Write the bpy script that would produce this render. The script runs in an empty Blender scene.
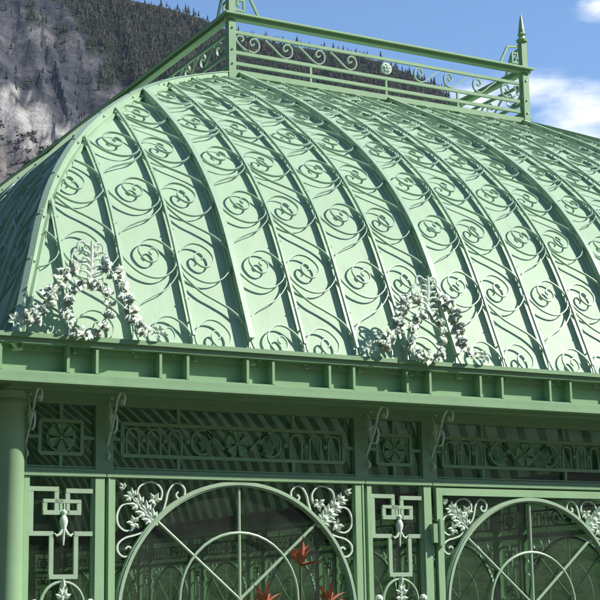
import bpy, math, random
from mathutils import Vector, Matrix, noise
random.seed(7)
R = math.radians
col = bpy.context.scene.collection
GZ = -2.66            # ground level (the camera fit puts the underside of the beam near z = 0)

# ------------------------------------------------------------------ camera
sc = bpy.context.scene
CAM = Vector((-3.7673, -11.1160, -1.0648))
fw = Vector((0.477029, 0.857062, 0.194648)).normalized()
rt = Vector((0.875299, -0.483277, -0.017182)).normalized()
up = rt.cross(fw)
cd = bpy.data.cameras.new('camera'); cam = bpy.data.objects.new('camera', cd); col.objects.link(cam)
cam.matrix_world = Matrix(((rt.x, up.x, -fw.x, CAM.x), (rt.y, up.y, -fw.y, CAM.y), (rt.z, up.z, -fw.z, CAM.z), (0, 0, 0, 1)))
cd.sensor_width = 36; cd.lens = 1539.66/600*36; cd.clip_start = .1; cd.clip_end = 20000
sc.camera = cam

# ------------------------------------------------------------------ light
SUN = Vector((.63, -.44, .64)).normalized()       # towards the sun
w = bpy.data.worlds.new('World'); sc.world = w; w.use_nodes = True
nt = w.node_tree; N = nt.nodes; Lk = nt.links
for n in list(N): N.remove(n)
out = N.new('ShaderNodeOutputWorld'); bg = N.new('ShaderNodeBackground'); sky = N.new('ShaderNodeTexSky')
sky.sky_type = 'NISHITA'; sky.sun_disc = False
sky.sun_elevation = math.asin(SUN.z); sky.sun_rotation = math.atan2(SUN.x, SUN.y)
sky.altitude = 300; sky.air_density = 1.15; sky.dust_density = .25; sky.ozone_density = 3.5
bg.inputs[1].default_value = .12
# clouds: soft noise in sky direction, held in a bank low in the east
tc = N.new('ShaderNodeTexCoord'); mp = N.new('ShaderNodeMapping'); mp.inputs['Scale'].default_value = (1, 1, 2.6)
nz = N.new('ShaderNodeTexNoise'); nz.inputs['Scale'].default_value = 14; nz.inputs['Detail'].default_value = 13; nz.inputs['Roughness'].default_value = .64
Lk.new(tc.outputs['Generated'], mp.inputs[0]); Lk.new(mp.outputs[0], nz.inputs['Vector'])
def blob(az, el, rad, zs=1.0):
    d = Vector((math.sin(R(az))*math.cos(R(el)), math.cos(R(az))*math.cos(R(el)), math.sin(R(el))))
    v = N.new('ShaderNodeVectorMath'); v.operation = 'SUBTRACT'; v.inputs[1].default_value = d
    Lk.new(tc.outputs['Generated'], v.inputs[0])
    m = N.new('ShaderNodeVectorMath'); m.operation = 'MULTIPLY'; m.inputs[1].default_value = (1, 1, zs); Lk.new(v.outputs[0], m.inputs[0])
    l = N.new('ShaderNodeVectorMath'); l.operation = 'LENGTH'; Lk.new(m.outputs[0], l.inputs[0])
    r = N.new('ShaderNodeMapRange'); r.inputs[1].default_value = 0; r.inputs[2].default_value = R(rad); r.inputs[3].default_value = .50; r.inputs[4].default_value = 0
    Lk.new(l.outputs['Value'], r.inputs[0]); return r.outputs[0]
acc = None
for a in [(38.2, 18.7, 2.6, 1.9), (40.3, 17.6, 3.2, 1.6), (36.2, 18.3, 2.6, 2.0), (41.0, 21.5, 1.5, 1.6), (44.0, 17.5, 3.2, 1.5), (30, 9, 8, 1.4), (60, 20, 9, 2)]:
    o_ = blob(*a)
    if acc is None: acc = o_
    else:
        mx = N.new('ShaderNodeMath'); mx.operation = 'MAXIMUM'; Lk.new(acc, mx.inputs[0]); Lk.new(o_, mx.inputs[1]); acc = mx.outputs[0]
ad = N.new('ShaderNodeMath'); ad.operation = 'ADD'; Lk.new(acc, ad.inputs[0]); Lk.new(nz.outputs['Fac'], ad.inputs[1])
cr = N.new('ShaderNodeMapRange'); cr.interpolation_type = 'SMOOTHSTEP'
cr.inputs[1].default_value = .60; cr.inputs[2].default_value = 1.08; Lk.new(ad.outputs[0], cr.inputs[0])
mixc = N.new('ShaderNodeMix'); mixc.data_type = 'RGBA'; Lk.new(cr.outputs[0], mixc.inputs[0])
tint = N.new('ShaderNodeMix'); tint.data_type = 'RGBA'; tint.blend_type = 'MULTIPLY'; tint.inputs[0].default_value = 1
Lk.new(sky.outputs[0], tint.inputs[6]); tint.inputs[7].default_value = (.86, .98, 1.10, 1)
Lk.new(tint.outputs[2], mixc.inputs[6]); mixc.inputs[7].default_value = (7.4, 7.7, 8.2, 1)
Lk.new(mixc.outputs[2], bg.inputs[0]); Lk.new(bg.outputs[0], out.inputs[0])
sd = bpy.data.lights.new('sun', 'SUN'); so = bpy.data.objects.new('sun', sd); col.objects.link(so)
sd.energy = 5.0; sd.angle = R(.5); sd.color = (1, .95, .87)
so.rotation_mode = 'QUATERNION'; so.rotation_quaternion = SUN.to_track_quat('Z', 'Y')
sc.view_settings.view_transform = 'Standard'; sc.view_settings.look = 'None'; sc.view_settings.gamma = 1; sc.view_settings.use_curve_mapping = False
sc.view_settings.exposure = 0.5

# ------------------------------------------------------------------ materials
def mat(name, c, rough=.5, metal=0, var=.12, scale=6, bump=.0, bscale=60, spec=.5, c2=None, obj=False):
    m = bpy.data.materials.new(name); m.use_nodes = True; t = m.node_tree; b = t.nodes['Principled BSDF']
    b.inputs['Roughness'].default_value = rough; b.inputs['Metallic'].default_value = metal; b.inputs['Specular IOR Level'].default_value = spec
    g = t.nodes.new('ShaderNodeNewGeometry'); n = t.nodes.new('ShaderNodeTexNoise'); n.inputs['Scale'].default_value = scale; n.inputs['Detail'].default_value = 6
    src = g.outputs['Position']
    t.links.new(src, n.inputs['Vector'])
    rp = t.nodes.new('ShaderNodeMapRange'); rp.inputs[1].default_value = .3; rp.inputs[2].default_value = .7; t.links.new(n.outputs['Fac'], rp.inputs[0])
    mx = t.nodes.new('ShaderNodeMix'); mx.data_type = 'RGBA'
    c2 = c2 or tuple(x*(1-var) for x in c)
    mx.inputs[6].default_value = (*c, 1); mx.inputs[7].default_value = (*c2, 1); t.links.new(rp.outputs[0], mx.inputs[0])
    n3 = t.nodes.new('ShaderNodeTexNoise'); n3.inputs['Scale'].default_value = 5; n3.inputs['Detail'].default_value = 9; n3.inputs['Roughness'].default_value = .75
    m3 = t.nodes.new('ShaderNodeMapping'); m3.inputs['Scale'].default_value = (2.2, .7, .5); t.links.new(src, m3.inputs[0]); t.links.new(m3.outputs[0], n3.inputs['Vector'])
    r3 = t.nodes.new('ShaderNodeMapRange'); r3.inputs[1].default_value = .52; r3.inputs[2].default_value = .74; r3.inputs[3].default_value = 0; r3.inputs[4].default_value = .30; t.links.new(n3.outputs['Fac'], r3.inputs[0])
    mg = t.nodes.new('ShaderNodeMix'); mg.data_type = 'RGBA'; t.links.new(r3.outputs[0], mg.inputs[0]); t.links.new(mx.outputs[2], mg.inputs[6]); mg.inputs[7].default_value = (*[x*.55+.01 for x in c], 1)
    t.links.new(mg.outputs[2], b.inputs['Base Color'])
    rr = t.nodes.new('ShaderNodeMapRange'); rr.inputs[3].default_value = max(0, rough-.08); rr.inputs[4].default_value = min(1, rough+.1)
    n2 = t.nodes.new('ShaderNodeTexNoise'); n2.inputs['Scale'].default_value = scale*3.7; t.links.new(src, n2.inputs['Vector'])
    t.links.new(n2.outputs['Fac'], rr.inputs[0]); t.links.new(rr.outputs[0], b.inputs['Roughness'])
    if bump:
        bn = t.nodes.new('ShaderNodeTexNoise'); bn.inputs['Scale'].default_value = bscale; bn.inputs['Detail'].default_value = 4; t.links.new(src, bn.inputs['Vector'])
        bp = t.nodes.new('ShaderNodeBump'); bp.inputs['Strength'].default_value = bump; bp.inputs['Distance'].default_value = .01
        t.links.new(bn.outputs['Fac'], bp.inputs['Height']); t.links.new(bp.outputs[0], b.inputs['Normal'])
    return m
M = {}
M['paint'] = mat('green_paint', (.25, .41, .225), .42, 0, .10, 3, .05, 30)
M['rib'] = mat('rib_green_paint', (.35, .49, .33), .38, 0, .10, 4, .12, 50)
M['panel'] = mat('roof_panel_green', (.38, .52, .355), .50, 0, .07, 1.3, .04, 8, spec=.22)
M['leaf'] = mat('cast_leaf_silver_green', (.68, .80, .66), .18, .0, .12, 25, .0, 90)
M['scroll'] = mat('scroll_green', (.34, .48, .35), .34, .0, .15, 20)
M['floor'] = mat('interior_floor', (.34, .38, .30), .6, 0, .3, 2)
def glass():
    m = bpy.data.materials.new('window_glass'); m.use_nodes = True; t = m.node_tree
    for n in list(t.nodes): t.nodes.remove(n)
    o = t.nodes.new('ShaderNodeOutputMaterial'); tr = t.nodes.new('ShaderNodeBsdfTransparent'); tr.inputs[0].default_value = (.70, .79, .72, 1)
    gl = t.nodes.new('ShaderNodeBsdfGlossy'); gl.inputs['Roughness'].default_value = .03
    fr = t.nodes.new('ShaderNodeFresnel'); fr.inputs[0].default_value = 1.45; mx = t.nodes.new('ShaderNodeMixShader')
    nn = t.nodes.new('ShaderNodeTexNoise'); nn.inputs['Scale'].default_value = 2.2; g = t.nodes.new('ShaderNodeNewGeometry'); t.links.new(g.outputs['Position'], nn.inputs['Vector'])
    bp = t.nodes.new('ShaderNodeBump'); bp.inputs['Strength'].default_value = .15; bp.inputs['Distance'].default_value = .02
    t.links.new(nn.outputs['Fac'], bp.inputs['Height']); t.links.new(bp.outputs[0], gl.inputs['Normal'])
    mr = t.nodes.new('ShaderNodeMapRange'); mr.inputs[3].default_value = 1.5; mr.inputs[4].default_value = 1/1.5; t.links.new(g.outputs['Backfacing'], mr.inputs[0]); t.links.new(mr.outputs[0], fr.inputs[0])
    t.links.new(fr.outputs[0], mx.inputs[0]); t.links.new(tr.outputs[0], mx.inputs[1]); t.links.new(gl.outputs[0], mx.inputs[2])
    df = t.nodes.new('ShaderNodeBsdfDiffuse'); df.inputs[0].default_value = (.30, .34, .29, 1); dm = t.nodes.new('ShaderNodeMixShader')
    dn = t.nodes.new('ShaderNodeTexNoise'); dn.inputs['Scale'].default_value = 3.5; dn.inputs['Detail'].default_value = 10; dn.inputs['Roughness'].default_value = .7; t.links.new(g.outputs['Position'], dn.inputs['Vector'])
    dr = t.nodes.new('ShaderNodeMapRange'); dr.inputs[1].default_value = .35; dr.inputs[2].default_value = .75; dr.inputs[3].default_value = .01; dr.inputs[4].default_value = .07; t.links.new(dn.outputs['Fac'], dr.inputs[0])
    t.links.new(dr.outputs[0], dm.inputs[0]); t.links.new(mx.outputs[0], dm.inputs[1]); t.links.new(df.outputs[0], dm.inputs[2]); t.links.new(dm.outputs[0], o.inputs[0])
    return m
def frosted(m, amt):
    t = m.node_tree; o = next(n for n in t.nodes if n.type == 'OUTPUT_MATERIAL'); b = t.nodes['Principled BSDF']
    tl = t.nodes.new('ShaderNodeBsdfTranslucent'); tl.inputs[0].default_value = (.34, .60, .38, 1); mx = t.nodes.new('ShaderNodeMixShader'); mx.inputs[0].default_value = amt
    t.links.new(b.outputs[0], mx.inputs[1]); t.links.new(tl.outputs[0], mx.inputs[2]); t.links.new(mx.outputs[0], o.inputs[0])
frosted(M['panel'], .04)
M['frame'] = mat('pale_green_frame_paint', (.31, .49, .275), .40, 0, .10, 3, .05, 30)
M['glass'] = glass()

# ------------------------------------------------------------------ mesh helpers
class MB:
    def __init__(s): s.v = []; s.f = []; s.mi = []
    def add(s, v, f, m=0):
        k = len(s.v); s.v += [tuple(x) for x in v]; s.f += [tuple(i+k for i in q) for q in f]; s.mi += [m]*len(f); return s
    def box(s, x0, x1, y0, y1, z0, z1):
        v = [(x, y, z) for x in (x0, x1) for y in (y0, y1) for z in (z0, z1)]
        return s.add(v, [(0, 1, 3, 2), (4, 6, 7, 5), (0, 4, 5, 1), (2, 3, 7, 6), (0, 2, 6, 4), (1, 5, 7, 3)])
    def sweep(s, P, Nn, wd, n0, n1):
        # rectangular bar along P; wd = width across, n0..n1 = extent along the normal
        P = [Vector(p) for p in P]; n = len(P)
        if n < 2: return s
        v = []
        for i in range(n):
            t = (P[min(i+1, n-1)]-P[max(i-1, 0)])
            if t.length < 1e-9: t = Vector((0, 0, 1))
            t.normalize(); nn = Vector(Nn[i]) if isinstance(Nn, list) else Vector(Nn)
            b = t.cross(nn).normalized()*wd/2
            v += [P[i]+b+nn*n0, P[i]-b+nn*n0, P[i]-b+nn*n1, P[i]+b+nn*n1]
        f = []
        for i in range(n-1):
            a = 4*i
            for j in range(4): f.append((a+j, a+(j+1) % 4, a+4+(j+1) % 4, a+4+j))
        f += [(0, 3, 2, 1), (4*n-4, 4*n-3, 4*n-2, 4*n-1)]
        return s.add(v, f)
    def tube(s, P, r, k=8, closed=False):
        P = [Vector(p) for p in P]; n = len(P); v = []; prev = None
        rs = r if isinstance(r, list) else [r]*n
        for i in range(n):
            t = (P[(i+1) % n]-P[i-1]) if closed else (P[min(i+1, n-1)]-P[max(i-1, 0)])
            t.normalize()
            a = prev if prev is not None else (Vector((0, 0, 1)) if abs(t.z) < .9 else Vector((1, 0, 0)))
            b = t.cross(a).normalized(); a = b.cross(t).normalized(); prev = a
            for j in range(k): v.append(P[i]+(a*math.cos(j*2*math.pi/k)+b*math.sin(j*2*math.pi/k))*rs[i])
        f = []
        for i in range(n if closed else n-1):
            for j in range(k):
                i2 = (i+1) % n; f.append((i*k+j, i*k+(j+1) % k, i2*k+(j+1) % k, i2*k+j))
        if not closed: f += [tuple(range(k))[::-1], tuple(range((n-1)*k, n*k))]
        return s.add(v, f)
    def lathe(s, c, prof, k=12, axis='z'):
        v = []; f = []; n = len(prof)
        for (r, z) in prof:
            for j in range(k):
                a = j*2*math.pi/k
                if axis == 'z': v.append((c[0]+r*math.cos(a), c[1]+r*math.sin(a), c[2]+z))
                else: v.append((c[0]+r*math.cos(a), c[1]+z, c[2]+r*math.sin(a)))
        for i in range(n-1):
            for j in range(k): f.append((i*k+j, i*k+(j+1) % k, (i+1)*k+(j+1) % k, (i+1)*k+j))
        f += [tuple(range(k))[::-1], tuple(range((n-1)*k, n*k))]
        return s.add(v, f)
    def ball(s, c, r, k=8): return s.lathe(c, [(r*math.sin(math.pi*i/6)+1e-4, -r*math.cos(math.pi*i/6)) for i in range(7)], k)
    def mesh(s, name, m, smooth=False):
        me = bpy.data.meshes.new(name); me.from_pydata(s.v, [], s.f)
        for q in (m if isinstance(m, list) else [m]): me.materials.append(q)
        if any(s.mi): me.polygons.foreach_set('material_index', s.mi)
        me.update()
        if smooth:
            me.polygons.foreach_set('use_smooth', [True]*len(me.polygons))
            try: me.set_sharp_from_angle(angle=R(38))
            except Exception: pass
        return me
    def build(s, name, m, parent=None, smooth=False):
        o = bpy.data.objects.new(name, s.mesh(name, m, smooth)); col.objects.link(o); o.parent = parent; return o
def empty(name, loc=(0, 0, 0), rz=0, parent=None):
    o = bpy.data.objects.new(name, None); o.empty_display_size = .3; col.objects.link(o); o.location = loc; o.rotation_euler = (0, 0, rz); o.parent = parent; return o
def tag(o, label=None, cat=None, group=None, kind=None):
    if label: o['label'] = label
    if cat: o['category'] = cat
    if group: o['group'] = group
    if kind: o['kind'] = kind
    return o
KIDS = {}
FINE = ('corner_scroll', 'fleur', 'bead', 'drop_ornament', 'medallion_ring', 'hinge')
def copy_tree(o, parent, lean=False):
    c = o.copy(); col.objects.link(c); c.parent = parent
    for ch in list(o.children):
        if lean and ch.name.split('.')[0] in FINE: continue
        copy_tree(ch, c)
    return c
def cr_(P, n=6, closed=False):
    # Catmull-Rom through points of any dimension
    out_ = []; m = len(P)
    rng = range(m if closed else m-1)
    for i in rng:
        p0, p1, p2, p3 = (P[(i-1) % m], P[i], P[(i+1) % m], P[(i+2) % m]) if closed else (P[max(i-1, 0)], P[i], P[i+1], P[min(i+2, m-1)])
        for k in range(n):
            t = k/n
            out_.append(tuple(.5*((2*b)+(-a+c)*t+(2*a-5*b+4*c-d)*t*t+(-a+3*b-3*c+d)*t**3) for a, b, c, d in zip(p0, p1, p2, p3)))
    if not closed: out_.append(tuple(P[-1]))
    return out_

# ------------------------------------------------------------------ roof geometry
XO, S = -.203, .5
XL0, YF0 = -.203, -.37
DY = .30+10*2.995+.675
XC, YC = 5.769, DY/2
NS = 62          # bays along the long side roofs
def inset(P, n, d=.082):
    Q = cr_(P, n); O = []
    for i in range(len(Q)):
        a, b = Q[max(i-1, 0)], Q[min(i+1, len(Q)-1)]; t = (b[0]-a[0], b[1]-a[1]); l = math.hypot(*t); O.append((Q[i][0]+t[1]/l*d, Q[i][1]-t[0]/l*d))
    return O
front_prof = inset([(-.40, .80), (-.36, .93), (-.115, 1.49), (.145, 2.04), (.42, 2.48), (.84, 2.97), (1.31, 3.39), (1.88, 3.81), (2.5, 4.20), (3.2, 4.58), (3.8, 4.90)], 10)
left_prof = inset([(-.235, .80), (-.203, .93), (-.02, 1.49), (.17, 2.04), (.40, 2.48), (.76, 2.95), (1.20, 3.37), (1.76, 3.81), (2.36, 4.20), (3.02, 4.57), (3.65, 4.90)], 10)
def make_prof(P):
    P = P[6:]     # start a little under the gutter rim
    A = [0.0]
    for a, b in zip(P, P[1:]): A.append(A[-1]+math.hypot(b[0]-a[0], b[1]-a[1]))
    return P, A
FP, FA = make_prof(front_prof); LP, LA = make_prof(left_prof)
def interp(A, P, a):
    if a <= 0: i = 0; t = a/(A[1]-A[0])
    elif a >= A[-1]: i = len(A)-2; t = (a-A[-2])/(A[-1]-A[-2])
    else:
        lo, hi = 0, len(A)-1
        while hi-lo > 1:
            m = (lo+hi)//2
            if A[m] <= a: lo = m
            else: hi = m
        i = lo; t = (a-A[i])/(A[i+1]-A[i])
    p, q = P[i], P[i+1]
    # smoothed tangent
    def tan(j):
        j0, j1 = max(j-1, 0), min(j+1, len(P)-1); d = (P[j1][0]-P[j0][0], P[j1][1]-P[j0][1]); l = math.hypot(*d); return d[0]/l, d[1]/l
    t0, t1 = tan(i), tan(i+1); tt = (t0[0]*(1-t)+t1[0]*t, t0[1]*(1-t)+t1[1]*t); l = math.hypot(*tt)
    return p[0]+(q[0]-p[0])*t, p[1]+(q[1]-p[1])*t, tt[0]/l, tt[1]/l
def h_at_z(P, z):
    if z <= P[0][1]: return P[0][0]
    for a, b in zip(P, P[1:]):
        if b[1] >= z: return a[0]+(b[0]-a[0])*(z-a[1])/(b[1]-a[1])
    return P[-1][0]
class Side:
    def __init__(s, kind):
        s.kind = kind; fr = kind in ('front', 'back')
        s.P, s.A = (FP, FA) if fr else (LP, LA)
        s.O = LP if fr else FP                     # profile that limits the ends
        s.c = XC if fr else YC; s.sgn = -1 if kind in ('front', 'left') else 1
        s.oc = YC if fr else XC
    def pt(s, u, a, off=0):
        h, z, th, tz = interp(s.A, s.P, a)
        h -= tz*off; z += th*off
        if s.sgn > 0: h = 2*s.oc-h
        return Vector((u, h, z)) if s.kind in ('front', 'back') else Vector((h, u, z))
    def nrm(s, a):
        h, z, th, tz = interp(s.A, s.P, a); hn = -tz*(-s.sgn)*1.0
        hn = -tz if s.sgn < 0 else tz
        return Vector((0, hn, th)) if s.kind in ('front', 'back') else Vector((hn, 0, th))
    def ends(s, a):
        z = interp(s.A, s.P, a)[1]; e = h_at_z(s.O, z); return e, 2*s.c-e
    def amax(s, u):
        lo, hi = 0, s.A[-1]
        e = s.ends(hi)
        if e[0] <= u <= e[1]: return hi
        for _ in range(30):
            m = (lo+hi)/2; e = s.ends(m)
            if e[0] <= u <= e[1]: lo = m
            else: hi = m
        return lo
HARC0 = .14        # arc at the gutter rim
UNIT = cr_([(.03, .62), (.08, .54), (.3, .42), (.55, .35), (.78, .28), (.94, .19), (.985, .08), (.96, -.02), (.88, -.09), (.72, -.17), (.5, -.21), (.3, -.19), (.12, -.12), (.04, -.04), (.03, .03), (.12, .11), (.3, .175), (.48, .17), (.62, .11), (.66, .04), (.58, -.035), (.46, -.055), (.35, -.02), (.32, .035), (.37, .08), (.44, .08), (.48, .045), (.44, .02)], 4)

gh = empty('greenhouse', (XC, YC, GZ))
tag(gh, 'pale green Victorian greenhouse with curved roof, scroll ironwork and dark glass under a mountainside', 'greenhouse')
def part(name, parent=None, base=None):
    return None
inv = Matrix.Translation(-Vector((XC, YC, GZ)))
def put(mb, name, m, parent, smooth=False):
    """build in world coordinates under the greenhouse (or under one of its parts)"""
    o = mb.build(name, m, parent, smooth)
    if parent is gh: o.matrix_parent_inverse = inv
    return o
first = set()
for kind in ('front', 'left', 'right', 'back'):
    sd_ = Side(kind); full = kind in ('front', 'left')
    na = 46; nu = 24; mb = MB(); v = []
    for i in range(na+1):
        a = sd_.A[-1]*i/na; e = sd_.ends(a)
        for j in range(nu+1): v.append(sd_.pt(e[0]+(e[1]-e[0])*j/nu, a))
    f = [(i*(nu+1)+j, i*(nu+1)+j+1, (i+1)*(nu+1)+j+1, (i+1)*(nu+1)+j) for i in range(na) for j in range(nu)]
    mb.add(v, f); pan = put(mb, 'roof_panel', M['panel'], gh, True)
    fr = kind in ('front', 'back')
    u0 = XO if fr else YF0; NB = 24 if fr else NS; step = S if fr else (2*YC-2*YF0)/NS
    am = {}; far = MB()
    for i in range(0, NB+1):
        u = u0+i*step; am[i] = sd_.amax(min(max(u, sd_.ends(0)[0]), sd_.ends(0)[1]))
        if i in (0, NB): continue
        thick = i % 4 == 0
        n = max(8, int(am[i]/.10)); As = [am[i]*k/n for k in range(n+1)]
        P = [sd_.pt(u, a) for a in As]; Nn = [sd_.nrm(a) for a in As]
        mb = MB() if full else far; k0 = next(j for j, a in enumerate(As) if a > .13)
        mb.sweep(P, Nn, .056 if thick else .027, .0, .026 if thick else .018)
        mb.sweep(P[k0:], Nn[k0:], .036 if thick else .022, .040 if thick else .044, .090 if thick else .070)
        if thick: mb.sweep(P[k0:], Nn[k0:], .050, .090, .097)
        # stand-off pegs and bolts
        a = .35
        while a < am[i]:
            q = sd_.pt(u, a); n_ = sd_.nrm(a)
            mb.tube([q, q+n_*.055], .010, 6)
            if full:
                e = Vector((1, 0, 0)) if fr else Vector((0, 1, 0))
                for sg in (-1, 1):
                    q2 = sd_.pt(u, a+.2)+e*sg*(.017 if thick else .010); mb.tube([q2+n_*.065, q2+n_*.065+e*sg*.010], .009, 6)
            a += .70
        if full: put(mb, 'roof_rib', M['rib'], pan)
        else: mb = MB(); mb.sweep(P, Nn, .045, -.12, -.004); put(mb, 'rafter', M['paint'], pan)
    if not full: o = put(far, 'roof_rib', M['rib'], pan); o['kind'] = 'stuff'; continue
    # scrollwork: one strip of mirrored C-and-S scrolls in each bay between ribs
    for i in range(NB):
        odd = i if i % 2 else i+1; sg = 1 if odd == i else -1
        mb = MB()
        for k in range(10):
            v0 = (.17 if k == 0 else .25+k*.70); st_ = 1.12 if k == 0 else 1.0
            P = []; Nn = []
            def flush():
                if len(P) > 14: mb.sweep(list(P), list(Nn), .0075, .040, .060)
                P.clear(); Nn.clear()
            for (cu, cv) in UNIT:
                u = u0+(odd+sg*cu)*step; a = v0+cv*st_
                lim = am[i]+(am[i+1]-am[i])*((u-u0)/step-i)
                if i < 8 or i > NB-9: lim = sd_.amax(u)
                if a < .03 or a > lim-.04 or a > sd_.A[-1]-.03: flush(); continue
                P.append(sd_.pt(u, a)); Nn.append(sd_.nrm(a))
            flush()
        if mb.v: put(mb, 'scrollwork', M['scroll'], pan)
# hip rails
for sx in (0, 1):
    for sy in (0, 1):
        P = []; Nn = []
        for i in range(41):
            z = .82+(4.93-.82)*i/40; x = h_at_z(LP, z); y = h_at_z(FP, z)
            P.append(Vector((2*XC-x if sx else x, 2*YC-y if sy else y, z)))
            # outward normal in the hip plane
        for i in range(41):
            t = (P[min(i+1, 40)]-P[max(i-1, 0)]).normalized(); o = Vector((1 if sx else -1, 1 if sy else -1, 1)); o -= t*o.dot(t); Nn.append(o.normalized())
        mb = MB(); mb.sweep(P, Nn, .085, -.012, .020); mb.sweep(P, Nn, .030, .02, .085); mb.sweep(P, Nn, .054, .085, .093)
        for i in range(3, 40, 4):
            b = (P[i+1]-P[i-1]).cross(Nn[i]).normalized(); mb.tube([P[i]+Nn[i]*.093, P[i]+Nn[i]*.103], .013, 7); mb.ball(P[i]+Nn[i]*.055+b*.018, .015, 6); mb.ball(P[i]+Nn[i]*.055-b*.018, .015, 6)
        put(mb, 'hip_rail', M['rib'], gh)

# ------------------------------------------------------------------ gutter
DIVS = [.23+.75*k for k in range(-1, 16)]
GX = .197     # the gutter stands this much further out at the two ends
def gutter(kind):
    """local frame: u along the side from its left corner, d outwards, z"""
    fr = kind in ('front', 'back'); L = 11.944+2*GX if fr else 2*YC-2*YF0; e = 0 if fr else .002
    mb = MB(); led = .0 if fr else GX
    def bx(u0, u1, d0, d1, z0, z1): mb.box(u0, u1, -d1, -d0, z0, z1)
    bx(-.045+e, L+.045-e, -.01, .045, .905, .94)       # rim
    bx(-.020+e, L+.020-e, -.06, .020, .8655, .9035)
    bx(.08, L-.08, -.12, -.085, .64, .8655)   # recessed face
    bx(-.005+e, L+.005-e, -.084, .005, .640, .665)
    bx(-.086+e, L+.086-e, -.34-led, .086, .585, .638)    # bottom band
    bx(-.098+e, L+.098-e, -.06, .098, .567, .583)
    bx(.01+e, L-.01-e, -.34-led, -.061, .868, .902)
    n = int(L/.75)+1; sh = GX if fr else .1
    for k in range(-1, n+1):
        for a in (.43, .66):
            u = a+.75*k+sh
            if .02 < u < L-.02: bx(u-.011, u+.011, -.084, .008, .666, .864)
        for a in (.55, .96):
            u = a+.75*k+sh
            if .05 < u < L-.05: mb.tube([(u, .02, .866), (u, .02, .845)], .013, 6)
        u = .8+.75*k+sh
        if .05 < u < L-.05: mb.tube([(u, -.05, .61), (u, -.056, .61)], .007, 6)
    return mb
for kind, loc, rz in (('front', (XL0-GX, YF0, 0), 0), ('back', (2*XC-XL0+GX, 2*YC-YF0, 0), math.pi), ('left', (XL0-GX, 2*YC-YF0, -.002), -math.pi/2), ('right', (2*XC-XL0+GX, YF0, -.002), math.pi/2)):
    o = gutter(kind).build('gutter', M['paint'], gh); o.location = Vector(loc)-Vector((XC, YC, GZ)); o.rotation_euler = (0, 0, rz)

# ------------------------------------------------------------------ cresting round the flat top
X1, X2, Y1, Y2 = 3.69, 7.85, 3.80, 2*YC-3.80
Pt = [(X1, Y1), (X2, Y1), (X2, Y2), (X1, Y2)]
def rot2(p, q):
    return Vector((q[0]-p[0], q[1]-p[1], 0)).normalized()
mb = MB().box(X1-.05, X2+.05, Y1-.02, Y2+.02, 4.80, 4.905); put(mb, 'platform', M['panel'], gh)
SPIR = [(math.cos(a)*r, math.sin(a)*r) for a, r in [(R(-90+45*k), .085*(1-.082*k)) for k in range(11)]]
for k in range(4):
    p, q = Pt[k], Pt[(k+1) % 4]; d = rot2(p, q); n = Vector((d.y, -d.x, 0)); L = math.dist(p, q)
    cr = empty('cresting', (0, 0, 0), 0, gh); cr.matrix_parent_inverse = inv
    base = Vector((p[0], p[1], 0))
    def bar(mb, s0, s1, z0, z1, d0, d1):
        mb.sweep([base+d*s0+Vector((0, 0, (z0+z1)/2)), base+d*s1+Vector((0, 0, (z0+z1)/2))], n, z1-z0, d0, d1)
    mb = MB(); e = .0015*(k % 2); bar(mb, -.106+e*3, L+.106-e*3, 5.570-e, 5.592-e, -.06, .10); bar(mb, -.07+e*3-.002, L+.07-e*3+.002, 5.528+e, 5.566-e, -.035, .055); mb.build('cornice_rail', M['paint'], cr)
    mb = MB(); bar(mb, .03, L-.03, 5.367, 5.403, -.015, .015); bar(mb, .03, L-.03, 5.122, 5.160, -.015, .015); bar(mb, .03, L-.03, 4.99, 5.028, -.015, .015); mb.build('cresting_rail', M['paint'], cr)
    mb = MB(); bar(mb, .0, L, 4.86, 4.925, -.04, .035); mb.build('base_curb', M['paint'], cr)
    mb = MB()
    for s_ in (L/4, L/2, 3*L/4): bar(mb, s_-.013, s_+.013, 4.92, 5.12, -.012, .012)
    mb.build('baluster', M['paint'], cr)
    # running scrolls, mirrored about the middle rosette
    for half in (0, 1):
        for j in range(5 if L < 9 else 27):
            c = (.09 if j == 0 else .29+.435*(j-1)); mb = MB()
            def P3(x, z):
                s_ = c+x; s_ = L-s_ if half else s_
                return base+d*s_+Vector((0, 0, z))
            if c > L/2-.12: continue
            if j == 0: pts = [(.15, 5.17), (.05, 5.22), (-.02, 5.29), (0, 5.345), (.05, 5.345), (.07, 5.31), (.045, 5.285)]
            else: pts = [(-.28 if j > 1 else -.14, 5.35 if j > 1 else 5.20), (-.19 if j > 1 else -.07, 5.285 if j > 1 else 5.175), (-.07, 5.19), (.0, 5.175), (.06, 5.215), (.07, 5.285), (.04, 5.335), (-.01, 5.34), (-.045, 5.30), (-.03, 5.26), (.0, 5.265), (.01, 5.285)]
            mb.sweep([P3(*a) for a in cr_(pts, 5)], n, .014, -.012, .014)
            mb.build('scroll', M['scroll'], cr)
    c = base+d*(L/2)+Vector((0, 0, 5.263)); mb = MB()
    ring = [c+d*math.cos(a)*.062+Vector((0, 0, math.sin(a)*.062))+n*.02 for a in [i*math.pi/6 for i in range(12)]]
    mb.tube(ring, .016, 6, True)
    for i in range(5):
        a = i*2*math.pi/5+.3; mb.ball(c+d*math.cos(a)*.034+Vector((0, 0, math.sin(a)*.034))+n*.03, .024, 7)
    mb.ball(c+n*.045, .017, 7)
    mb.sweep([c-d*.06, c+d*.06], n, .10, -.012, .006)
    mb.build('rosette', M['leaf'], cr, True)
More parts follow.
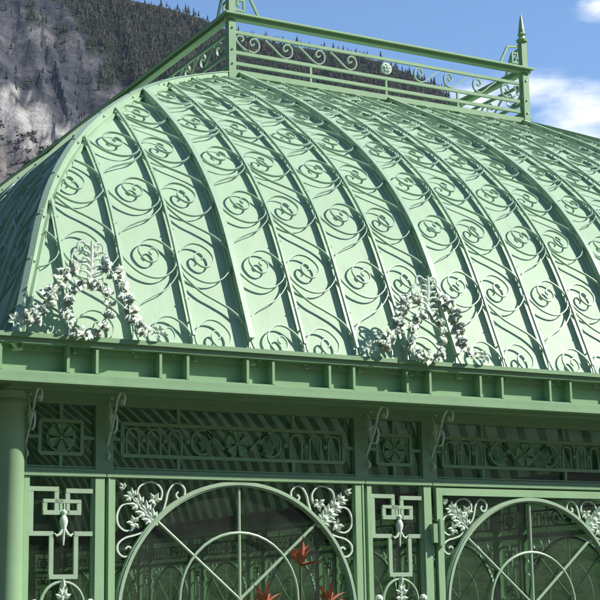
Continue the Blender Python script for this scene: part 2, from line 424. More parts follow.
# corner posts with spire and Greek-key brackets
for k in range(4):
    x, y = Pt[k]; ps = empty('corner_finial', (0, 0, 0), 0, gh); ps.matrix_parent_inverse = inv
    mb = MB(); mb.box(x-.045, x+.045, y-.045, y+.045, 4.80, 5.515); mb.build('post', M['paint'], ps)
    mb = MB()
    for sx in (-1, 1):
        for sy in (-1, 1):
            for z in (4.99, 5.16, 5.42): mb.ball((x+sx*.0, y-.048, z), .014, 6)
    mb.build('bolt', M['leaf'], ps)
    if k > 1: continue
    mb = MB(); mb.box(x-.04, x+.04, y-.04, y+.04, 5.602, 5.95)
    mb.lathe((x, y, 0), [(.07, 5.952), (.075, 5.98), (.045, 6.0), (.04, 6.03), (.058, 6.05), (.042, 6.075), (.040, 6.12), (.028, 6.20), (.020, 6.26), (.006, 6.33)], 10)
    mb.build('spire', M['paint'], ps, False)
    for d in ([Vector((1 if k in (0, 3) else -1, 0, 0)), Vector((0, 1 if k in (0, 1) else -1, 0))]):
        n = Vector((-d.y, d.x, 0)); b = Vector((x, y, 0)); mb = MB()
        def pp(s_, z): return b+d*s_+Vector((0, 0, z))
        for pts in ([(.37, 5.60), (.34, 5.66), (.25, 5.83), (.24, 5.85), (.05, 5.885)], [(.05, 5.66), (.17, 5.655), (.17, 5.78), (.09, 5.785), (.09, 5.72), (.12, 5.715)]):
            mb.sweep([pp(*a) for a in pts], n, .026, -.013, .013)
        mb.build('key_bracket', M['paint'], ps)

# ------------------------------------------------------------------ walls
HB, HT = -.075, .535     # frieze underside / top
def circ(cx, cz, r, a0=0, a1=360, n=32): return [(cx+r*math.cos(R(a0+(a1-a0)*i/n)), cz+r*math.sin(R(a0+(a1-a0)*i/n))) for i in range(n+1)]
def flat(mb, pts, wd, y0, y1):
    """flat bar in the wall plane; y0..y1 outward distances"""
    mb.sweep([(p[0], 0, p[1]) for p in pts], (0, -1, 0), wd, y0, y1)
def petals(mb, cx, cz, r, n, y, rot=0, wdt=.75):
    for i in range(n):
        a = R(rot+360*i/n); v = []
        ca, sa = math.cos(a), math.sin(a)
        shp = [(.08, 0), (.5, .22*wdt), (.85, .36*wdt), (1.0, .17*wdt), (.93, 0), (1.0, -.17*wdt), (.85, -.36*wdt), (.5, -.22*wdt)]
        top = [(cx+(s_*ca-t*sa)*r, -(y+.010+.012*(abs(t) > .01)), cz+(s_*sa+t*ca)*r) for s_, t in shp]
        bot = [(p[0], -y, p[2]) for p in top]
        c = (cx+.6*ca*r, -(y+.004), cz+.6*sa*r)
        vv = top+bot+[c]; f = [(j, (j+1) % 8, 16) for j in range(8)]+[(j+8, (j+1) % 8+8, (j+1) % 8, j) for j in range(8)]
        mb.add(vv, f)
    mb.ball((cx, -(y+.012), cz), r*.14, 7)
def leafcluster(mb, cx, cz, r, ang, y, n=5, spread=150):
    """a lobed acanthus-like leaf: blades fanned round a direction, folded along the middle"""
    for i in range(n):
        t = (i/(n-1)-.5) if n > 1 else 0; a = R(ang+t*spread); l = r*(1-.35*abs(t)*1.3); wd = r*.26
        d = Vector((math.cos(a), 0, math.sin(a))); s_ = Vector((-math.sin(a), 0, math.cos(a))); o = Vector((cx, -y, cz)); up_ = Vector((0, -1, 0))
        v = [o, o+d*l*.45+s_*wd+up_*.006, o+d*l+up_*.02, o+d*l*.45-s_*wd+up_*.006, o+d*l*.5+up_*.03*min(1, r/.06), o+d*l*.4-up_*.004]
        mb.add(v, [(0, 1, 4), (1, 2, 4), (2, 3, 4), (3, 0, 4), (0, 5, 1), (1, 5, 2), (2, 5, 3), (3, 5, 0)])
def frieze(W, wide):
    root = empty('frieze_panel'); a0, a1 = (.04, W-.087) if not wide else (.058, W-.09)
    mb = MB(); Y0, Y1 = -.03, .05
    mb.box(0, W, Y0, Y1, HB, -.012); mb.box(0, W, Y0, Y1, .478, HT)
    mb.box(.0, a0, Y0, Y1, -.012, .478); mb.box(a1, W, Y0, Y1, -.012, .478)
    mb.box(.004, W-.004, -.05, -.03, .50, .533); mb.box(.004, W-.004, -.042, -.03, HB+.003, HB+.03)
    mb.box(a0, a1, -.018, -.0, -.006, .006)
    fo = mb.build('frame', M['paint'], root)
    mb = MB(); r0, r1 = (.147, W-.195) if not wide else (.14, W-.235)
    if not wide: r0, r1 = a0+.105, a1-.105
    else: r0, r1 = a0+.082, a1-.165*.6
    z0, z1 = .10, .348
    flat(mb, [(r0, z0), (r1, z0)], .028, -.01, .012); flat(mb, [(r0, z1), (r1, z1)], .028, -.01, .012)
    flat(mb, [(r0, z0), (r0, z1)], .028, -.009, .011); flat(mb, [(r1, z0), (r1, z1)], .028, -.009, .011)
    zc = (z0+z1)/2
    flat(mb, [(a0, zc), (r0, zc)], .026, -.008, .010); flat(mb, [(r1, zc), (a1, zc)], .026, -.008, .010)
    xs = [(r0+r1)/2] if not wide else [r0+(r1-r0)*.24, r0+(r1-r0)*.76]
    for x in xs: flat(mb, [(x, -.012), (x, z0)], .026, -.008, .010); flat(mb, [(x, z1), (x, .478)], .026, -.008, .010)
    if wide:
        k = (r1-r0)/1.92; xc = (r0+r1)/2
        for sg in (-1, 1):
            for c in (.875, .70, .525):
                cx = xc+sg*c*k; rr = .052*k
                flat(mb, [(cx-rr, z0)]+circ(cx, z1-.035-rr, rr, 180, 0, 10)+[(cx+rr, z0)], .014, -.006, .010)
            for c in (.955, .79, .612, .425): mb.ball((xc+sg*c*k, -.008, zc), .022, 7)
            cx = xc+sg*.295*k; flat(mb, circ(cx, zc, .098, 0 if sg < 0 else 180, 300 if sg < 0 else -120, 22), .014, -.006, .010)
            flat(mb, cr_([(cx+.03, zc+.095) if sg < 0 else (cx-.03, zc+.095), (cx-sg*.10, zc+.04), (cx-sg*.19, zc-.05)], 5), .014, -.006, .010)
            leafcluster(mb, cx-sg*.02, zc-.02, .085, 100 if sg < 0 else 80, .0, 5, 260)
    mb.build('fretwork', M['paint'], root)
    mb = MB(); xc = (r0+r1)/2
    petals(mb, xc, zc, .105, 6 if not wide else 5, 0.0, 90, 1.12 if wide else .92)
    flat(mb, circ(xc, zc, .108, 0, 360, 24), .012, -.006, .008) if not wide else None
    mb.build('flower', M['paint'], root, False)
    mb = MB(); mb.box(a0-.01, a1+.01, .028, .034, -.02, .485); mb.build('pane', M['glass'], root)
    return root
def spandrel(cx, cz, sx, K=.00182):
    """corner ornament: leaf spray on the diagonal between two S-scrolls"""
    mb = MB()
    def T(p, q, sw):
        if sw: p, q = q*1.0, p*1.0
        return (cx+sx*p*K, cz-q*K)
    for sw in (0, 1):
        for pts in ([(112, 82), (100, 55), (112, 25), (150, 8), (190, 14), (214, 44), (208, 80), (190, 92)], [(140, 168), (180, 158), (216, 130), (232, 90), (244, 45), (268, 14), (300, 12), (322, 36), (316, 68), (294, 76), (280, 60), (290, 46)]):
            flat(mb, [T(*p, sw) for p in cr_(pts, 5)], .0125, -.008, .012)
    for sw in (0, 1):
        c = T(180, 85, sw); a = 200 if not sw else 250
        a = (a if sx > 0 else 180-a)
        leafcluster(mb, c[0], c[1], .075, a-70, .006, 5, 250)
    for i, (p, l) in enumerate(((168, .10), (140, .105), (108, .10), (76, .085))):
        c = T(p, p, 0)
        for sg in (-1, 1):
            a = 135+sg*(44-3*i); a = a if sx > 0 else 180-a
            leafcluster(mb, c[0], c[1], l, a, .008, 3, 60)
    c = T(40, 40, 0); leafcluster(mb, c[0], c[1], .07, 135 if sx > 0 else 45, .010, 3, 70)
    mb.tube([(T(190, 190, 0)[0], -.01, T(190, 190, 0)[1]), (T(50, 50, 0)[0], -.02, T(50, 50, 0)[1])], [.012, .004], 6)
    return mb
def fan_window(W, door=False):
    root = empty('fan_window' if not door else 'door')
    mb = MB()
    if door:
        l0, l1, yo = .025, W-.06, -.055
        mb.box(l0, l1, yo, .0, -.155, -.092); mb.box(l0, l0+.062, yo, .0, GZ+.02, -.155); mb.box(l1-.062, l1, yo, .0, GZ+.02, -.155)
        mb.box(l0+.062, l1-.062, yo+.004, 0, GZ+.02, GZ+.55); mb.box(l0+.062, l1-.062, yo+.004, 0, -1.62, -1.55)
        i0, i1, zt = l0+.062, l1-.062, -.155; ys_ = .03
    else:
        mb.box(.012, .075, -.03, .04, GZ, HB-.002); mb.box(W-.095, W-.012, -.03, .04, GZ, HB-.002)
        mb.box(.018, .03, -.036, -.03, GZ, HB-.004); mb.box(W-.03, W-.018, -.036, -.03, GZ, HB-.004)
        mb.box(.075, W-.095, -.02, .04, GZ, GZ+.6); mb.box(.075, W-.095, -.02, .04, -1.62, -1.55)
        i0, i1, zt = .075, W-.095, HB; ys_ = .0
    mb.build('frame', M['frame'], root)
    cx = (i0+i1)/2; Ro = (i1-i0)/2-.005; cz = zt-Ro-.005
    mb = MB(); flat(mb, [(cx-Ro+.02, -1.55)]+circ(cx, cz, Ro-.02, 180, 0, 48)+[(cx+Ro-.02, -1.55)], .042, ys_-.01, ys_+.03)
    flat(mb, [(cx-Ro+.02, -1.55)]+circ(cx, cz, Ro-.02, 180, 0, 48)+[(cx+Ro-.02, -1.55)], .018, ys_+.03, ys_+.04)
    mb.build('arch', M['rib'], root, True)
    hz = cz+.14 if not door else cz; ri = Ro*.49
    mb = MB(); mb.tube([(x, -(ys_+.005), z) for x, z in circ(cx, hz, ri, 0, 360, 40)[:-1]], .0125, 8, True); mb.build('hub_ring', M['rib'], root, True)
    for a in (90, 139.5, 40.5, 220, 320, 270):
        # length to the arch
        d = Vector((math.cos(R(a)), math.sin(R(a)))); t = 0
        while t < 2*Ro and (hz+d.y*t < cz and abs(d.x*t) < Ro-.04 and hz+d.y*t > -1.54 or hz+d.y*t >= cz and math.hypot(d.x*t, hz+d.y*t-cz) < Ro-.04): t += .01
        mb = MB(); mb.tube([(cx, -(ys_+.0), hz), (cx+d.x*t, -(ys_+.0), hz+d.y*t)], .0135, 8); mb.build('spoke', M['rib'], root, True)
    for sx in (1, -1):
        spandrel(i0+.012 if sx > 0 else i1-.012, zt-.012, sx, .00182 if not door else .0015).build('corner_scroll', M['leaf'], root)
    mb = MB(); mb.box(i0-.01, i1+.01, -ys_+.028, -ys_+.034, -1.6, zt+.01) ; mb.build('pane', M['glass'], root)
    if door:
        mb = MB(); mb.box(-.035, .03, -.085, -.02, -.56, -.40); mb.box(.03, .075, -.088, -.057, -.585, -.37); mb.tube([(.03, -.085, -.59), (.03, -.085, -.36)], .014, 8); mb.build('hinge', M['paint'], root)
    return root
def key_panel(W):
    root = empty('key_window'); mb = MB()
    mb.box(.022, .065, -.028, .04, GZ, HB-.002); mb.box(W-.087, W-.012, -.03, .04, GZ, HB-.002); mb.box(.065, W-.087, -.02, .04, GZ, GZ+.6)
    mb.box(.065, W-.087, -.02, .04, -1.62, -1.55); mb.box(W-.105, W-.087, -.012, .05, GZ+.6, HB-.002)
    mb.build('frame', M['frame'], root)
    X = lambda x: .063+(x-38)*.001742; Zf = lambda z: -.159-(z-78)*.0016
    mb = MB(); wd = .034
    segs = [[(45, 85), (165, 85), (165, 195)], [(165, 140), (112, 140)], [(112, 140), (112, 195), (215, 195)], [(325, 92), (215, 92), (215, 195)], [(185, 142), (268, 142)], [(268, 142), (268, 195), (205, 195)],
            [(50, 85), (50, 293), (143, 293)], [(143, 293), (143, 493), (255, 493), (255, 293), (335, 293)], [(165, 140), (185, 140)], [(185, 140), (185, 190)], [(203, 140), (203, 190)]]
    for sgm in segs:
        for j, (a, b) in enumerate(zip(sgm, sgm[1:])):
            A = Vector((X(a[0]), Zf(a[1]))); B = Vector((X(b[0]), Zf(b[1]))); d = (B-A).normalized()*wd*.42
            if (b[0]-a[0]) != 0: flat(mb, [A-d, B+d], wd*(.8 if abs(a[1]-141) < 3 else 1), -.008, .018)
            else: flat(mb, [A, B], wd*(.62 if a[0] in (185, 203) else 1), -.006, .016)
    mb.build('key_fret', M['rib'], root)
    cx = X(197); mb = MB()
    mb.lathe((cx, -.015, 0), [(.006, -.59), (.008, -.56), (.009, -.55), (.010, -.52), (.014, -.50), (.022, -.46), (.034, -.415), (.028, -.385), (.016, -.365), (.024, -.35), (.022, -.335), (.01, -.325)], 12)
    for sg in (-1, 1): mb.tube([(cx+sg*.01, -.02, -.47), (cx+sg*.03, -.022, -.505), (cx+sg*.055, -.022, -.52), (cx+sg*.075, -.022, -.50)], [.012, .012, .010, .004], 7)
    mb.build('drop_ornament', M['leaf'], root, True)
    mb = MB(); rz = -1.03; mb.tube([(x, -.005, z) for x, z in circ(cx, rz, .17, 0, 360, 30)[:-1]], .012, 7, True); mb.build('medallion_ring', M['rib'], root, True)
    mb = MB(); leafcluster(mb, cx, -.93, .10, 90, .01, 1, 0); leafcluster(mb, cx, -.98, .09, 90, .01, 4, 130); leafcluster(mb, cx, -1.02, .08, 90, .01, 2, 170); leafcluster(mb, cx, -1.07, .10, 270, .01, 5, 200)
    mb.tube([(cx, -.012, -1.12), (cx, -.016, -.9)], .012, 6)
    mb.build('fleur', M['leaf'], root)
    for sg in (-1, 1): mb = MB(); mb.ball((cx+sg*.22, -.012, -1.02), .035, 8); mb.build('bead', M['leaf'], root, True)
    mb = MB(); mb.box(.055, W-.077, .028, .034, -1.6, HB-.002); mb.build('pane', M['glass'], root)
    return root
def bracket():
    mb = MB()
    def sw(pts, wd=.018): mb.sweep([(0, -d*1.2, z) for d, z in cr_(pts, 6)], (1, 0, 0), wd*.75, -.007, .007)
    sw([(.03, .12), (.06, .09), (.035, .065), (.0, .085), (.005, .14), (.06, .24), (.12, .34), (.16, .43), (.19, .50), (.24, .55), (.29, .54), (.31, .50), (.29, .455), (.26, .46), (.26, .49)])
    sw([(.13+.055*math.cos(R(a)), .33+.075*math.sin(R(a))) for a in range(0, 370, 30)], .014)
    sw([(.02, .46), (.0, .42), (.02, .38), (.06, .385), (.08, .43), (.05, .50), (.02, .55), (.06, .58), (.10, .56), (.09, .52)], .014)
    return mb
NW = .675; DWd = 2.089; WW = 2.32
protos = dict(fn=frieze(NW, False), fw=frieze(WW, True), fd=frieze(DWd, True), kn=key_panel(NW), wn=fan_window(WW), dr=fan_window(DWd, True))
for v in protos.values(): v.parent = gh
br0 = bracket().build('bracket', M['leaf'], gh)
used = set(); PO = Vector((XC, YC, GZ))
def place(key, loc, rz):
    o = protos[key] if key in protos else br0
    if key in used: o = copy_tree(o, gh, rz > 3 or rz < -.1)
    used.add(key); o.location = Vector(loc)-PO; o.rotation_euler = (0, 0, rz); return o
for rz, org in ((0, Vector((0, 0, 0))), (math.pi, Vector((11.53, DY, 0))), (-math.pi/2, Vector((0, DY-.15, 0))), (math.pi/2, Vector((11.53, .15, 0)))):
    d = Vector((math.cos(rz), math.sin(rz), 0))
    u = 0
    for k in (('n', 'w', 'n', 'd', 'd', 'n', 'w', 'n') if abs(rz) in (0, math.pi) else ('n', 'w')*10+('n',)):
        W = {'n': NW, 'w': WW, 'd': DWd}[k]
        if k == 'd' and u > 5: pass
        place('f'+k, org+d*u, rz); place({'n': 'kn', 'w': 'wn', 'd': 'dr'}[k], org+d*u, rz)
        if rz == 0 and k == 'n':
            for q in (.03, NW+.01): place('br', org+d*(u+q), rz)
        u += W
# corner columns, sill plate and floor
for x in (0, 1):
    for y in (0, 1):
        mb = MB(); xx = 11.53*x; yy = DY*y
        sx, sy = (1 if x else -1), (1 if y else -1)
        a, b = sorted((xx+sx*.02, xx-sx*.035)); c, e = sorted((yy+sy*-.03, yy-sy*.50)); mb.box(a, b, c, e, GZ, .53)
        px_, py_ = xx+sx*.100, yy+sy*.045
        mb.lathe((px_, py_, 0), [(.15, GZ), (.15, GZ+.12), (.118, GZ+.16), (.112, GZ+.3), (.108, .42), (.122, .44), (.122, .47), (.112, .49), (.13, .545)], 28)
        for z in (-1.9, -.66): mb.ball((xx+sx*.022, yy-sy*.22, z), .016, 7)
        put(mb, 'corner_column', M['frame'], gh, True)
# soffit ring between wall head and gutter (four boards)
mb = MB(); mb.box(-.20, 11.74, -.34, .30, .548, .583); mb.box(-.20, 11.74, DY-.30, DY+.34, .548, .583); mb.box(-.20, .30, .30, DY-.30, .548, .583); mb.box(11.23, 11.74, .30, DY-.30, .548, .583)
mb.box(-.02, 11.55, -.085, -.03, .515, .547); mb.box(-.02, 11.55, -.15, -.085, .53, .547)
put(mb, 'soffit', M['paint'], gh)
mb = MB().box(-.06, 11.59, -.06, DY+.06, GZ-.2, GZ+.06); put(mb, 'floor_slab', M['floor'], gh)

# ------------------------------------------------------------------ leaf wreaths standing on the gutter rim
def leaf_into(mb, o, ang, l, wd, tilt):
    """one pointed leaf, creased along its midrib and curled at the tip, in the local x-z plane facing -y"""
    d = Vector((math.cos(ang), -tilt, math.sin(ang))).normalized(); s_ = Vector((-math.sin(ang), 0, math.cos(ang))); n_ = d.cross(s_).normalized()
    if n_.y > 0: n_ = -n_
    v = []; R_ = [(0, .15, 0), (.2, .80, .012), (.45, 1.0, .020), (.70, .90, .019), (.92, .60, .012), (1.0, .15, .0)]
    for t, w_, h in R_:
        c = o+d*l*t+n_*h; v += [c-s_*wd*w_+n_*.010, c-n_*.004, c+s_*wd*w_+n_*.010, c-n_*.012]
    f = []
    for i in range(len(R_)-1):
        for j in range(4): f.append((4*i+j, 4*i+(j+1) % 4, 4*i+4+(j+1) % 4, 4*i+4+j))
    mb.add(v, f)
LEAF = []
for k in range(5):
    rq = random.Random(k+3); mb = MB()
    for a in (-1.25, -.55, .1, .7, 1.35): leaf_into(mb, Vector((0, 0, 0)), a+rq.uniform(-.2, .2), rq.uniform(.05, .075), rq.uniform(.018, .025), rq.uniform(.1, .6))
    mb.ball((.0, -.012, .0), .014, 6); me = mb.mesh('leaf_spray', M['leaf']); me.polygons.foreach_set('use_smooth', [True]*len(me.polygons)); LEAF.append(me)
def wreath(px):
    root = empty('wreath', (0, 0, 0), 0, gh); root.matrix_parent_inverse = inv
    y = -.415; rnd = random.Random(int(px*100))
    W = lambda u, v: Vector((px+(u-83)*.0080, y, 1.04+(318-v)*.0080+(u-15)*.0005))
    chain = [cr_([W(*p) for p in P], 4) for P in ([(25, 322), (38, 312), (47, 298), (54, 284), (62, 274), (75, 268)], [(100, 268), (112, 276), (120, 290), (124, 303), (130, 318), (140, 330)], [(66, 300), (64, 312), (68, 326), (82, 333), (97, 331), (104, 318), (106, 302), (99, 290), (88, 284), (74, 288), (66, 300)])]
    mb = MB()
    for c in chain: mb.tube(c, .012, 6)
    mb.build('stem', M['leaf'], root, True)
    k = 0
    for ci, c in enumerate(chain):
        L = 0; nxt = 0
        for a, b in zip(c, c[1:]):
            a, b = Vector(a), Vector(b); L += (b-a).length
            if L >= nxt:
                t = math.atan2((b-a).z, (b-a).x)
                o = bpy.data.objects.new('leaf_spray', LEAF[rnd.randrange(5)]); col.objects.link(o); o.parent = root
                o.location = a+Vector((rnd.uniform(-.012, .012), rnd.uniform(-.03, -.005), rnd.uniform(-.012, .012))); o.rotation_euler = (rnd.uniform(-.3, .3), -t+rnd.uniform(-.5, .5), rnd.uniform(-.3, .3))
                k_ = rnd.uniform(1.0, 1.35) if ci < 2 else rnd.uniform(.75, 1.0); o.scale = (k_, k_, k_)
                nxt += .042 if ci < 2 else .05
    for c in (W(15, 320), W(157, 331)):
        e = MB()
        for i in range(6): leaf_into(e, Vector((0, 0, 0)), i*math.pi/3+.4, .062, .019, .25)
        e.ball((0, -.022, 0), .016, 8); o = e.build('flower', M['leaf'], root); o.location = c
    # crowning fleur with side curls
    mb = MB(); b = W(88, 290)
    mb.tube([b, b+Vector((.0, -.01, .16)), b+Vector((.0, -.03, .30)), b+Vector((0, -.04, .37))], [.020, .026, .018, .006], 8)
    for i in range(6):
        for sg in (-1, 1):
            p = b+Vector((0, -.02, .05+i*.05)); l = .09-.008*i
            mb.tube([p, p+Vector((sg*l*.5, -.015, .03)), p+Vector((sg*l, -.015, .035)), p+Vector((sg*l*1.1, -.0, .01))], [.014, .013, .009, .003], 6)
    for sg in (-1, 1):
        for s_, zz in ((1, .20), (.7, .30)):
            pts = [(0, 0), (.05, .07), (.11, .09), (.15, .04), (.13, -.02), (.09, -.01), (.10, .03)]
            mb.tube([b+Vector((sg*x*s_, -.01, zz+z*s_)) for x, z in cr_(pts, 4)], .009, 6)
    mb.build('fleur', M['leaf'], root, True)
    return root
wreath(.335); wreath(3.375)

# ------------------------------------------------------------------ red-leaved plant inside the glass
M['stem'] = mat('plant_stem', (.10, .13, .04), .5); M['bract'] = mat('plant_bract', (.52, .20, .11), .35, 0, .4, 14, c2=(.30, .10, .055)); M['pleaf'] = mat('plant_leaf', (.05, .12, .03), .45, 0, .3, 9)
M['pot'] = mat('clay_pot', (.30, .13, .08), .8)
def blade(mb, base, d, l, wd, droop=.3, n=6):
    d = Vector(d).normalized(); s_ = d.cross(Vector((0, 0, 1)))
    s_ = (s_ if s_.length > .1 else Vector((1, 0, 0))).normalized(); v = []
    for i in range(n+1):
        t = i/n; p = Vector(base)+d*l*t-Vector((0, 0, droop*l*t*t)); w_ = wd*math.sin(math.pi*(t*.9+.08)); u_ = s_.cross(d).normalized()
        v += [p-s_*w_, p+u_*w_*-.5, p+s_*w_]
    mb.add(v, [q for i in range(n) for q in ((3*i, 3*i+1, 3*i+4, 3*i+3), (3*i+1, 3*i+2, 3*i+5, 3*i+4))])
pl = empty('canna_plant', (2.16, -.40, GZ)); tag(pl, 'tall potted plant with rust red pointed leaves standing before the arched fan window', 'plant')
mb = MB(); mb.lathe((0, 0, 0), [(.12, 0), (.17, .25), (.19, .27), (.19, .30), (.16, .30), (.15, .26)], 16); mb.build('pot', M['pot'], pl, True)
for (x, y, h) in ((.0, .0, 1.94), (-.30, .03, 1.60), (.24, -.02, 1.60), (-.40, .05, 1.50)):
    mb = MB(); mb.tube([(x*.2, y*.2, .26), (x*.7, y, h*.5), (x, y, h)], [.014, .012, .008], 7); mb.build('stem', M['stem'], pl)
    mb = MB(); rnd = random.Random(int(h*100))
    for i in range(12):
        a = i*2.4+h; e = rnd.uniform(.15, 1.3); blade(mb, (x, y, h-.02+rnd.uniform(-.03, .04)), (math.cos(a)*math.cos(e), math.sin(a)*math.cos(e)*.6, math.sin(e)), rnd.uniform(.14, .25), .028, .30)
    blade(mb, (x, y, h), (.15, 0, 1), .20, .03, 0); blade(mb, (x, y, h-.03), (-.5, -.1, .8), .18, .03, .2); blade(mb, (x, y, h-.03), (.8, -.1, .35), .22, .032, .35)
    mb.build('bract', M['bract'], pl)
    mb = MB()
    for i in range(8):
        a = i*2.2+x*9; blade(mb, (x*.6, y*.5, .35+i*.13), (math.cos(a)*.8, math.sin(a)*.5, .9), .42, .045, .5)
    mb.build('foliage', M['pleaf'], pl)

# ------------------------------------------------------------------ mountain, ground, trees
def lerp_tab(T, x):
    if x <= T[0][0]: return T[0][1]
    for a, b in zip(T, T[1:]):
        if x <= b[0]: return a[1]+(b[1]-a[1])*(x-a[0])/(b[0]-a[0])
    return T[-1][1]
SKYL = [(-200, 26), (-60, 26), (-20, 24), (5, 22.5), (13.8, 23.7), (17.6, 23.4), (19.9, 22.8), (22.23, 22.35), (23.8, 22.1), (25.36, 21.7), (26.93, 21.05), (29.28, 20.6), (31.04, 20.35), (32.4, 20.0), (33.56, 19.5), (34.7, 18.9), (35.27, 18.4), (36.94, 17.0), (40.58, 14.4), (50, 11), (62, 12), (80, 14), (110, 18), (150, 25), (200, 26), (260, 26)]  # ridges out of view behind the camera raised to block sky light
def fbm(x, y, z=0, o=5): return noise.fractal(Vector((x, y, z)), .9, 2.1, o)
def terr(az, r):
    t = min(1.0, max(0.0, (r-420)/1980)); el = lerp_tab(SKYL, az)
    g = t**.85
    e = el*g
    if t < 1 and t > 0:
        x, y = (az+7*(t-.6))*.45, r/420
        e += (noise.ridged_multi_fractal(Vector((x*1.0, y*.35, 3.1)), .8, 2.1, 6, 1, 2)-1.1)*.55*min(1, t*3)*min(1, (1-t)*9)
        e += fbm(az*1.6+y*1.2, r/160, 7.7)*.22*min(1, t*3)*min(1, (1-t)*6)
    if r > 2400: e = el*(1-((r-2400)/900)*.25)
    return r*math.tan(R(max(e, 0)))
def world_pt(az, r): return Vector((CAM.x+r*math.sin(R(az)), CAM.y+r*math.cos(R(az)), GZ-.05+terr(az, r)))
# ground sheet
mb = MB(); mb.add([(-3400, -3400, GZ), (3400, -3400, GZ), (3400, 3400, GZ), (-3400, 3400, GZ)], [(0, 1, 2, 3)])
M['ground'] = mat('ground_gravel', (.045, .06, .03), .9, 0, .4, .4, .3, 12, c2=(.07, .07, .045))
tag(mb.build('ground', M['ground']), kind='structure')
M['shaded_rock'] = mat('shaded_cliff_rock', (.055, .058, .068), .95); M['forestfloor'] = mat('forest_floor', (.035, .035, .024), 1); M['talus'] = mat('talus_scree', (.30, .28, .25), 1)
def terrain_mat():
    m = bpy.data.materials.new('mountain_shaded_rock_lit_scree'); m.use_nodes = True; t = m.node_tree; b = t.nodes['Principled BSDF']
    b.inputs['Roughness'].default_value = .95; b.inputs['Specular IOR Level'].default_value = .1
    at = t.nodes.new('ShaderNodeVertexColor'); at.layer_name = 'cover'; sp = t.nodes.new('ShaderNodeSeparateColor'); t.links.new(at.outputs[0], sp.inputs[0])
    g = t.nodes.new('ShaderNodeNewGeometry')
    def ns(scale, det=8, rough=.6, sc=(1, 1, 1)):
        mp = t.nodes.new('ShaderNodeMapping'); mp.inputs['Scale'].default_value = sc; t.links.new(g.outputs['Position'], mp.inputs[0])
        n = t.nodes.new('ShaderNodeTexNoise'); n.inputs['Scale'].default_value = scale; n.inputs['Detail'].default_value = det; n.inputs['Roughness'].default_value = rough; t.links.new(mp.outputs[0], n.inputs['Vector']); return n.outputs['Fac']
    def ramp(src, st):
        r = t.nodes.new('ShaderNodeValToRGB'); t.links.new(src, r.inputs[0]); e = r.color_ramp.elements
        while len(e) < len(st): e.new(.5)
        for q, (p, c) in zip(e, st): q.position = p; q.color = (*c, 1)
        return r.outputs[0]
    def mix(f, a, b_):
        x = t.nodes.new('ShaderNodeMix'); x.data_type = 'RGBA'; t.links.new(f, x.inputs[0]); t.links.new(a, x.inputs[6]); t.links.new(b_, x.inputs[7]); return x.outputs[2]
    shaded_rock = ramp(ns(.016, 12, .78, (1, 1, .5)), [(.34, (.018, .020, .028)), (.48, (.055, .058, .068)), (.58, (.11, .108, .108)), (.70, (.25, .225, .19))])  # the mountain face's shade is put into this dark bluish rock colour
    fl = ramp(ns(.02, 6), [(.3, (.012, .020, .012)), (.6, (.026, .034, .020)), (.75, (.05, .048, .034))])
    scree = ramp(ns(.03, 10, .7), [(.3, (.09, .085, .078)), (.5, (.17, .158, .142)), (.7, (.26, .24, .215))])  # scree lightened in colour to read as the sunlit slope
    pale = ramp(ns(.05, 10, .7, (1, 1, 2)), [(.3, (.27, .255, .23)), (.6, (.44, .415, .375)), (.8, (.54, .51, .465))])  # palest scree: sunlight put into the colour
    c = mix(sp.outputs[0], shaded_rock, fl); c = mix(sp.outputs[1], c, scree); c = mix(sp.outputs[2], c, pale)
    # meadow colour added beyond the greenhouse to brighten what the panes show
    sx = t.nodes.new('ShaderNodeSeparateXYZ'); t.links.new(g.outputs['Position'], sx.inputs[0])
    m1 = t.nodes.new('ShaderNodeMapRange'); m1.inputs[1].default_value = 130; m1.inputs[2].default_value = 60; t.links.new(sx.outputs[2], m1.inputs[0])
    m2 = t.nodes.new('ShaderNodeMapRange'); m2.inputs[1].default_value = 150; m2.inputs[2].default_value = 300; t.links.new(sx.outputs[1], m2.inputs[0])
    mm = t.nodes.new('ShaderNodeMath'); mm.operation = 'MULTIPLY'; t.links.new(m1.outputs[0], mm.inputs[0]); t.links.new(m2.outputs[0], mm.inputs[1])
    c = mix(mm.outputs[0], c, ramp(ns(.03, 8, .7), [(.35, (.03, .05, .02)), (.5, (.09, .14, .05)), (.68, (.16, .20, .10))]))
    t.links.new(c, b.inputs['Base Color'])
    bp = t.nodes.new('ShaderNodeBump'); bp.inputs['Strength'].default_value = 1.0; bp.inputs['Distance'].default_value = 14
    t.links.new(ns(.035, 9, .65, (1, 1, .5)), bp.inputs['Height']); t.links.new(bp.outputs[0], b.inputs['Normal'])
    return m
TAL = [(15.8, 19.8), (17.69, 19.08), (18.64, 18.69), (19.78, 18.19), (20.55, 17.67), (21.32, 16.77), (21.89, 16.05), (24, 12.5), (30, 7)]
def sstep(a, b, x):
    t = min(1, max(0, (x-a)/(b-a))); return t*t*(3-2*t)
azs = []; a = -200
while a < 160: azs.append(a); a += (.10 if 15 < a < 42 else 4.0)
rs = [420+i*20 for i in range(4)]+[500+i*24 for i in range(80)]+[2430, 2500, 2700, 3300]
mb = MB(); v = []; cv = []
